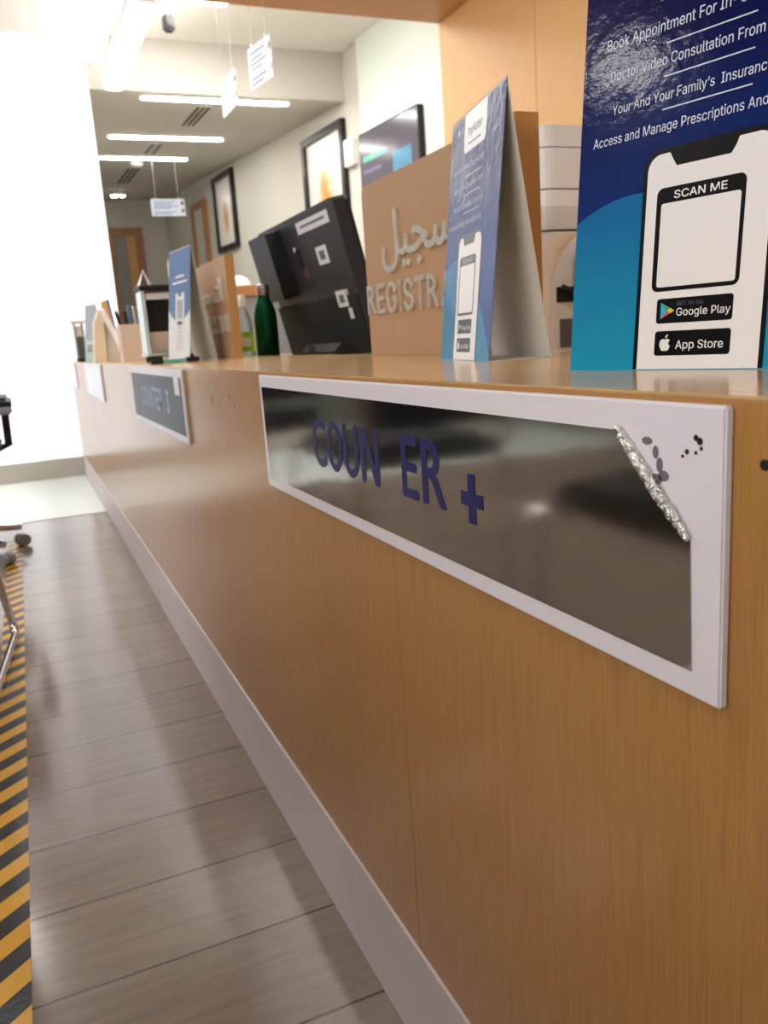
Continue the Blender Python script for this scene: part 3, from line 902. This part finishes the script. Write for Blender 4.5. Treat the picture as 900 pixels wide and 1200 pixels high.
desk_sign('farther wooden desk sign beside the pale blue tent card', 0.262, 2.345, 2.85, 1.045, 0.026, 'REGISTRATION', AR, (0.008, 0.495, 0.834, 0.886, 0.085, 0.45, 0.900, 0.990), 'wooden desk signs with steel letters')

# ================================================================== MONITOR
def monitor():
    # plane through top edge (x .5, z 1.155) and leaning: top towards the visitors
    y_far, y_near = 2.83, 2.104
    z_top, tilt = 1.156, math.radians(13)
    W = y_far - y_near
    def fn(u, v, h):        # u from far to near, v down from the top, h out to the visitors
        return Vector((0.50 + v * math.sin(tilt) - h * math.cos(tilt), y_far - u, z_top - v * math.cos(tilt) - h * math.sin(tilt)))
    t = thing('monitor', 'black computer monitor seen from behind with stickers', 'monitor', (0.6, 2.45, 0.72))
    MB().prism(rrect(0, 0, W, 0.43, 0.012), fn, -0.035, 0.0).build('back_shell', 'dark_plastic', t)
    MB().prism(rrect(0.008, 0.008, W - 0.008, 0.424, 0.01), fn, -0.050, -0.035).build('screen_bezel', 'black_plastic', t)
    MB().prism(rrect(0.035, 0.015, 0.235, 0.225, 0.006), fn, 0.0, 0.05).build('rear_module', 'dark_plastic', t)
    MB().prism(rrect(0.0, 0.25, W, 0.428, 0.006), fn, 0.0, 0.008).build('lower_back', 'deep_black', t)
    MB().prism(rrect(0.33, 0.085, 0.365, 0.15, 0.012), fn, 0.0, 0.002).build('cable_port', 'monitor_port', t)
    MB().prism(disc(0.345, 0.092, 0.012, 0.009), fn, 0.002, 0.01).build('lock_stud', 'chrome', t)
    MB().prism(disc(0.375, 0.165, 0.022, 0.017, 14), fn, 0.0, 0.001).build('emblem', M['emblem'], t)
    s = MB().prism([(0.40, 0.022), (0.67, 0.022), (0.67, 0.055), (0.40, 0.055)], fn, 0.0, 0.001).build('asset_sticker', 'sticker', t)
    MB().prism([(0.43, 0.034), (0.64, 0.034), (0.64, 0.041), (0.43, 0.041)], fn, 0.001, 0.0015).build('sticker_line', 'sticker_print', s)
    for (u, v, w, h) in ((0.505, 0.105, 0.085, 0.05), (0.585, 0.235, 0.075, 0.045)):
        s = MB().prism([(u, v), (u + w, v), (u + w, v + h), (u, v + h)], fn, 0.0, 0.0095 if v > 0.2 else 0.001).build('sticker', 'sticker', t)
        MB().prism([(u + w * 0.25, v + h * 0.25), (u + w * 0.75, v + h * 0.25), (u + w * 0.75, v + h * 0.75), (u + w * 0.25, v + h * 0.75)], fn, 0.0095 if v > 0.2 else 0.001, 0.01 if v > 0.2 else 0.0015).build('sticker_print', 'sticker_print', s)
    MB().prism([(0.648, 0.285), (0.675, 0.285), (0.675, 0.315), (0.648, 0.315)], fn, 0.008, 0.009).build('sticker', 'sticker', t)
    MB().box((0.56, 2.36, 0.735), (0.62, 2.58, 0.78), 0.004, 1).build('stand_neck', 'deep_black', t)
    MB().box((0.50, 2.25, 0.7205), (0.76, 2.70, 0.733), 0.004, 1).build('stand_base', 'deep_black', t)
monitor()
t = thing('desk_phone', 'low black box on the desk under the monitor', 'box', (0.43, 2.0, 0.72))
MB().prism([(0.42, 0.7205), (0.48, 0.7205), (0.48, 0.775), (0.44, 0.785), (0.42, 0.765)], lambda u, v, h: Vector((u, h, v)), 1.95, 2.22).build('body', 'deep_black', t)
MB().box((0.417, 2.10, 0.735), (0.42, 2.145, 0.785), 0.001, 1).build('side_clip', 'seam', t)

# ================================================================== BOTTLES
t = thing('steel_flask', 'green metal flask bottle with silver cap behind counter', 'bottle', (0.449, 2.65, 0.7205))
z = 0.7205
MB().lathe([(0.034, z), (0.0375, z + 0.0063), (0.038, z + 0.1463), (0.036, z + 0.1724), (0.029, z + 0.1965), (0.021, z + 0.2142), (0.019, z + 0.2236)], (0.449, 2.65, 0), 32).build('body', 'green_metal', t)
MB().lathe([(0.0175, z + 0.2236), (0.0205, z + 0.2257), (0.021, z + 0.2529), (0.019, z + 0.2602), (0.010, z + 0.2633)], (0.449, 2.65, 0), 28).build('cap', 'steel', t)
t = thing('spray_bottle', 'clear plastic bottle with green label beside green flask', 'bottle', (0.462, 3.0, 0.7205))
cx = 0.462
MB().lathe([(0.034, z), (0.037, z + 0.01), (0.037, z + 0.13), (0.030, z + 0.175), (0.016, z + 0.205), (0.014, z + 0.215)], (cx, 3.0, 0), 28).build('body', 'clear', t)
MB().lathe([(0.0375, z + 0.05), (0.0375, z + 0.12)], (cx, 3.0, 0), 28).build('label', 'green_label', t)
MB().box((cx - 0.022, 2.9615, z + 0.068), (cx + 0.014, 2.964, z + 0.098)).build('label_panel', 'paper_white', t)
MB().lathe([(0.016, z + 0.21), (0.016, z + 0.245), (0.012, z + 0.25)], (cx, 3.0, 0), 20).build('cap', 'white_plastic', t)

# small cabinet with wood top in the back room
t = thing('side_cabinet', 'grey side cabinet with thick wooden top behind bottles', 'cabinet', (1.5, 6.2, 0))
MB().box((1.16, 6.0, 1.135), (1.75, 6.45, 1.212), 0.003, 1).build('wooden_top', M['door_wood'], t)
MB().box((1.18, 6.02, 0.0), (1.73, 6.43, 1.135), 0.003, 1).build('body', 'grey_body', t)
t = thing('bowl', 'small upturned white bowl on the side cabinet', 'bowl', (1.26, 6.15, 1.212))
MB().lathe([(0.09, 1.2125), (0.086, 1.24), (0.066, 1.268), (0.035, 1.282), (0.03, 1.288)], (1.26, 6.15, 0), 24).build('shell', 'white_plastic', t)

# ================================================================== FAR COUNTER ITEMS
# acrylic leaflet box with black lid and feet
t = thing('acrylic_holder', 'clear acrylic box with black lid and feet behind pale blue card', 'holder', (0.2, 3.0, T))
MB().box((0.10, 2.93, T), (0.155, 2.97, T + 0.018), 0.003, 1).build('foot', 'black_plastic', t)
MB().box((0.235, 2.93, T), (0.295, 2.97, T + 0.018), 0.003, 1).build('foot', 'black_plastic', t)
MB().box((0.10, 2.90, T + 0.0181), (0.295, 3.06, T + 0.028), 0.002, 1).build('glass_base', 'teal_edge', t)
MB().box((0.105, 2.925, T + 0.0281), (0.118, 3.05, 0.995), 0.001, 1).build('glass_side', 'teal_edge', t)
MB().box((0.280, 2.925, T + 0.0281), (0.292, 3.05, 0.995), 0.001, 1).build('glass_side', 'teal_edge', t)
MB().box((0.122, 2.96, T + 0.10), (0.278, 3.03, 0.965), 0.002, 1).build('dark_insert', M['monitor_port'], t)
MB().box((0.122, 2.95, T + 0.0285), (0.278, 3.03, T + 0.0995), 0.002, 1).build('leaflet_stack', 'beige_box', t)
MB().box((0.122, 2.93, 0.9655), (0.278, 3.05, 0.985), 0.001, 1).build('white_rim', 'paper_white', t)
MB().box((0.10, 2.91, 0.9955), (0.30, 3.065, 1.012), 0.003, 1).build('lid', 'black_plastic', t)
def paper_leaf(label, x, y, w, h, zb, lean):
    t = thing('folded_leaflet', label, 'leaflet', (x, y, zb), 'white folded leaflets on the acrylic box')
    for sgn, nm in ((-1, 'left_leaf'), (1, 'right_leaf')):
        q = [Vector((x + lean, y, zb + h)), Vector((x + lean * 0.9, y + 0.004, zb + h)), Vector((x + sgn * w, y + 0.05, zb)), Vector((x + sgn * w, y - 0.02, zb))]
        dd = Vector((sgn * 0.0012, 0, 0))
        MB().add(q + [p - dd for p in q], [[0, 1, 2, 3], [7, 6, 5, 4], [0, 4, 5, 1], [1, 5, 6, 2], [2, 6, 7, 3], [3, 7, 4, 0]]).build('leaf', 'paper_white', t)
paper_leaf('pointed white folded leaflet standing on the black lid', 0.245, 2.98, 0.024, 0.085, 1.0125, -0.03)
paper_leaf('smaller pointed leaflet at the left end of the black lid', 0.128, 2.97, 0.02, 0.055, 1.0125, 0.0)

t = thing('pen_rest', 'black bar with teal middle lying before the pale blue tent card', 'pen rest', (0.1, 2.39, T))
MB().box((0.034, 2.375, T), (0.070, 2.41, T + 0.013), 0.003, 2).build('end_block', 'black_plastic', t)
MB().box((0.0701, 2.377, T), (0.132, 2.408, T + 0.0115), 0.001, 1).build('middle_bar', 'teal_plastic', t)
MB().box((0.1321, 2.375, T), (0.170, 2.41, T + 0.014), 0.003, 2).build('end_block', 'black_plastic', t)
# beige pen box
t = thing('pen_box', 'square beige pen box holding dark and blue pens', 'box', (0.15, 3.6, T))
mb = MB()
x0, x1, ya, yb, zt = 0.094, 0.212, 3.56, 3.68, 0.908
w = 0.004
mb.box((x0, ya, T), (x1, ya + w, zt)).box((x0, yb - w, T), (x1, yb, zt)).box((x0, ya + w, T), (x0 + w, yb - w, zt)).box((x1 - w, ya + w, T), (x1, yb - w, zt)).box((x0 + w, ya + w, T), (x1 - w, yb - w, T + 0.004))
mb.build('box_walls', 'beige_box', t)
for i, (bx, dx, col, L) in enumerate(((0.125, -0.035, 'black_plastic', 0.20), (0.145, -0.02, 'black_plastic', 0.20), (0.152, -0.008, 'blue_pen', 0.22), (0.165, -0.004, 'steel', 0.215), (0.172, 0.006, 'blue_pen', 0.20))):
    lab = ('thick black pen leaning left in the beige box', 'second black pen in the beige box', 'blue pen rising highest from the beige box', 'silver pen in the beige box', 'blue pen at the right of the beige box')[i]
    a = Vector((bx, 3.60 + 0.012 * (i % 3), T + 0.006)); b = a + Vector((dx, 0.0, L))
    p = thing('pen', lab, 'pen', a, 'pens in the beige box')
    MB().tube([a, a.lerp(b, 0.8)], 0.006, 10).build('barrel', col, p)
    MB().tube([a.lerp(b, 0.8), a.lerp(b, 0.99), b], [0.0068, 0.0064, 0.003], 10).build('cap', col, p)
# white leaning sheet in pen box
t = thing('paper_sheet', 'white curved paper sheet standing behind the beige box', 'paper', (0.24, 3.72, T))
mb = MB()
n = 9
vs = []
for i in range(n):
    k = i / (n - 1)
    xx = 0.165 + 0.10 * k
    hh = 0.10 + 0.115 * math.sin(k * math.pi / 2)
    vs += [Vector((xx, 3.74 + 0.01 * k, T)), Vector((xx, 3.75 + 0.01 * k, T + hh))]
m2 = len(vs)
vs += [p + Vector((0, 0.0012, 0)) for p in vs]
fsx = []
for i in range(n - 1):
    fsx += [[2 * i, 2 * i + 2, 2 * i + 3, 2 * i + 1], [m2 + 2 * i, m2 + 2 * i + 1, m2 + 2 * i + 3, m2 + 2 * i + 2], [2 * i, m2 + 2 * i, m2 + 2 * i + 2, 2 * i + 2], [2 * i + 1, 2 * i + 3, m2 + 2 * i + 3, m2 + 2 * i + 1]]
fsx += [[0, 1, m2 + 1, m2], [m2 - 2, 2 * m2 - 2, 2 * m2 - 1, m2 - 1]]
mb.add(vs, fsx).build('sheet', 'paper_white', t)

# cream folded holder with white band
t = thing('cream_card_holder', 'cream A-shaped card holder with white leaning band', 'holder', (0.07, 4.0, T))
fnx = lambda u, v, h: Vector((u, h, v))
MB().prism([(0.010, T), (0.062, T + 0.002), (0.075, 0.985), (0.055, 0.99), (0.030, 0.93)], fnx, 3.93, 4.05).build('left_leaf', 'cream_bag', t)
MB().prism([(0.058, 0.975), (0.075, 0.992), (0.150, T + 0.045), (0.138, T + 0.0)], fnx, 3.90, 4.03).build('right_band', 'paper_white', t)
MB().prism([(0.062, T + 0.001), (0.134, T + 0.001), (0.078, 0.95)], fnx, 3.95, 4.0).build('inner_face', M['card_white'], t)
t = thing('tan_folder', 'upright tan folder behind the cream card holder', 'folder', (0.14, 4.2, T))
MB().prism([(0.112, T), (0.152, T), (0.120, 1.045), (0.100, 1.04)], fnx, 4.2, 4.3).build('cover', 'tan_paper', t)
MB().prism([(0.1525, T), (0.165, T), (0.132, 1.05), (0.1205, 1.045)], fnx, 4.2, 4.3).build('sheets', 'blue_pen', t)

# glass dispenser at the end
t = thing('dispenser_jar', 'clear square holder with black base at counter far end', 'holder', (0.02, 5.1, T))
a0, a1, b0, b1 = 0.012, 0.062, 5.06, 5.16
MB().box((a0 - 0.012, b0 - 0.01, 0.975), (a1 + 0.012, b1 + 0.01, 0.992), 0.003, 1).build('rim', 'printer_grey', t)
for xx in (a0, a1 - 0.007):
    MB().box((xx, b0, T + 0.022), (xx + 0.007, b1, 0.975), 0.001, 1).build('side_post', 'grey_body', t)
MB().box((a0 + 0.008, b0 + 0.02, T + 0.0225), (a1 - 0.008, b1 - 0.02, 0.90), 0.004, 2).build('dark_filling', M['sticker_print'], t)
MB().box((a0 + 0.008, b0 + 0.02, 0.9005), (a1 - 0.008, b1 - 0.02, 0.96), 0.004, 2).build('white_filling', 'paper_white', t)
MB().box((a0 - 0.004, b0 - 0.004, T), (a1 + 0.004, b1 + 0.004, T + 0.022), 0.002, 1).build('base', 'black_plastic', t)

# ================================================================== PRINTER
t = thing('office_printer', 'tall light grey office printer behind the wooden sign', 'printer', (0.95, 1.7, 0.7205))
X0, X1, Y0, Y1 = 0.735, 1.17, 1.5, 1.92
def slab(z0, z1, inset=0.0, r=0.03):
    return MB().prism(rrect(X0 + inset, Y0 + inset, X1 - inset, Y1 - inset, r, 5), lambda u, v, h: Vector((u, v, h)), z0, z1)
slab(0.7205, 0.985).build('lower_body', 'printer_white', t)
slab(0.985, 0.989, 0.004, 0.028).build('seam', 'seam', t)
slab(0.989, 1.035, -0.004, 0.032).build('output_tray', 'printer_grey', t)
slab(1.035, 1.068, 0.0, 0.03).build('scanner_base', 'printer_white', t)
slab(1.068, 1.071, 0.004, 0.028).build('seam', 'seam', t)
slab(1.071, 1.150, 0.0, 0.03).build('scanner', 'printer_white', t)
slab(1.150, 1.153, 0.004, 0.028).build('seam', 'seam', t)
slab(1.153, 1.195, 0.004, 0.03).build('feeder_lid', 'printer_white', t)
MB().box((0.765, 1.498, 0.84), (0.84, 1.5005, 0.872)).build('slot', 'seam', t)
MB().box((0.772, 1.498, 0.745), (0.806, 1.5005, 0.805)).build('slot', M['sticker_print'], t)
MB().tube([(0.775, 1.492, 0.872), (0.82, 1.485, 0.85), (0.90, 1.48, 0.80)], 0.006, 8).build('lever', 'seam', t)
MB().box((0.81, 1.47, 0.875), (0.98, 1.5, 0.945), 0.006, 2).build('front_door', 'printer_grey', t)
t = thing('curled_paper', 'curled white sheet hanging at the printer front', 'paper', (0.76, 1.42, 0.7205))
mb = MB()
rows = [(0.7208, 0.704, 0.0), (0.78, 0.705, 0.0), (0.84, 0.706, 0.002), (0.885, 0.709, 0.006), (0.915, 0.716, 0.014), (0.94, 0.727, 0.024), (0.957, 0.739, 0.034), (0.968, 0.748, 0.040)]
n = 7
vs = []
for z, xr, curl in rows:
    for i in range(n):
        k = i / (n - 1)
        vs.append(Vector((0.655 + (xr - 0.655) * k, 1.44 - 0.02 * math.sin(k * math.pi) - curl * k * k, z)))
m2 = len(vs)
vs += [p + Vector((0.0004, 0.0012, 0)) for p in vs]
fsx = []
R_ = len(rows)
for r in range(R_ - 1):
    for i in range(n - 1):
        a = r * n + i
        fsx += [[a, a + 1, a + n + 1, a + n], [m2 + a, m2 + a + n, m2 + a + n + 1, m2 + a + 1]]
for r in range(R_ - 1):
    for i in (0, n - 1):
        a = r * n + i
        fsx.append([a, a + n, m2 + a + n, m2 + a])
for i in range(n - 1):
    for r in (0, R_ - 1):
        a = r * n + i
        fsx.append([a, m2 + a, m2 + a + 1, a + 1])
mb.add(vs, fsx, True).build('sheet', 'paper_white', t)

# ================================================================== FLOOR TAPE AND CHAIRS
tag(MB().box((-0.462, 0.3, 0.0), (-0.4025, 3.98, 0.0006)).build('hazard_tape', 'tape'), 'yellow and black striped floor tape along the aisle', 'tape')

def sled_chair():
    t = thing('visitor_chair', 'chrome sled-base visitor chair with black seat, its leg over the floor tape', 'chair', (-0.75, 2.3, 0), 'black visitor chairs')
    r = 0.0115
    def cor(p0, p1, p2, d=0.035, n=5):
        p0, p1, p2 = Vector(p0), Vector(p1), Vector(p2)
        a = p1 + (p0 - p1).normalized() * d; b = p1 + (p2 - p1).normalized() * d
        return [a.lerp(p1, k / n).lerp(p1.lerp(b, k / n), k / n) for k in range(n + 1)]
    for x_f, s in ((-0.424, 1), (-1.0, -1)):
        A = (x_f - s * 0.072, 2.02, 0.48); B = (x_f - s * 0.053, 2.00, r + 0.0008); C_ = (x_f, 2.555, r + 0.0008); D = (x_f - s * 0.07, 2.60, 0.46)
        path = [Vector(A)] + cor(A, B, C_) + cor(B, C_, D) + [Vector(D)]
        MB().tube(path, r, 12).build('sled_frame', 'chrome', t)
    MB().box((-0.955, 2.02, 0.44), (-0.49, 2.56, 0.50), 0.02, 3).build('seat', 'black_fabric', t)
    MB().box((-0.955, 1.96, 0.55), (-0.49, 2.005, 0.985), 0.02, 3).build('backrest', 'black_fabric', t)
    for xx in (-0.94, -0.505):
        MB().tube([(xx, 2.05, 0.46), (xx, 1.98, 0.50), (xx, 1.985, 0.88)], 0.010, 10).build('back_post', 'chrome', t)
    return t
first_chair = sled_chair()
for (x, y, rz, lab) in ((-0.86, -0.70, -90, 'black visitor chair facing the counter, last of the row behind the viewer'), (-0.86, -0.10, -90, 'black visitor chair facing the counter, beside the viewer'), (-0.86, 0.50, -90, 'black visitor chair facing the peeled end of the near counter sign'), (-0.86, 1.10, -90, 'black visitor chair facing the lettered end of the near counter sign')):  # row out of view, added to shade the lower counter front
    c = dup(first_chair, (0, 0, 0), lab, 'black visitor chairs')
    c.location = (x, y, 0)
    c.rotation_euler = (0, 0, math.radians(rz))

def office_chair():
    cx, cy = -0.668, 3.72
    t = thing('swivel_chair', 'black swivel chair with chrome star base at far left edge', 'chair', (cx, cy, 0))
    MB().lathe([(0.025, 0.10), (0.025, 0.42)], (cx, cy, 0), 16).build('gas_column', 'chrome', t)
    for k in range(5):
        a = math.radians(26 + 72 * k)
        e = Vector((cx + 0.30 * math.cos(a), cy + 0.30 * math.sin(a), 0.085))
        lg = MB().tube([Vector((cx, cy, 0.13)), Vector((cx, cy, 0.13)).lerp(e, 0.5) + Vector((0, 0, 0.005)), e], [0.028, 0.022, 0.015], 10).build('leg', 'chrome', t)
        d = Vector((math.cos(a), math.sin(a), 0))
        for s in (-1, 1):
            c = e + Vector((-d.y, d.x, 0)) * s * 0.016
            w = Vector((-d.y, d.x, 0)) * 0.011
            MB().tube([Vector((c.x, c.y, 0.0265)) - w, Vector((c.x, c.y, 0.0265)) + w], 0.026, 16).build('caster', 'grey_body', lg)
    MB().box((cx - 0.25, cy - 0.25, 0.42), (cx + 0.25, cy + 0.25, 0.50), 0.035, 3).build('seat', 'black_fabric', t)
    MB().box((cx - 0.24, cy - 0.30, 0.56), (cx + 0.24, cy - 0.25, 1.0), 0.022, 3).build('backrest', 'black_fabric', t)
    MB().box((cx - 0.03, cy - 0.29, 0.40), (cx + 0.03, cy - 0.262, 0.60), 0.005, 2).build('back_bracket', 'black_plastic', t)
    for s in (-1, 1):
        xx = cx + s * 0.285
        ar = MB().tube([(cx + s * 0.22, cy - 0.02, 0.44), (xx - s * 0.005, cy - 0.02, 0.46), (xx, cy - 0.02, 0.62)], 0.016, 10).build('arm_post', 'black_plastic', t)
        MB().box((xx - 0.035, cy - 0.30, 0.60), (xx + 0.030, cy + 0.10, 0.66), 0.016, 3).build('armrest', 'black_plastic', t)
        MB().box((xx - 0.03, cy - 0.345, 0.598), (xx + 0.034, cy - 0.30, 0.625), 0.008, 2).build('armrest_tip', 'grey_body', t)
office_chair()
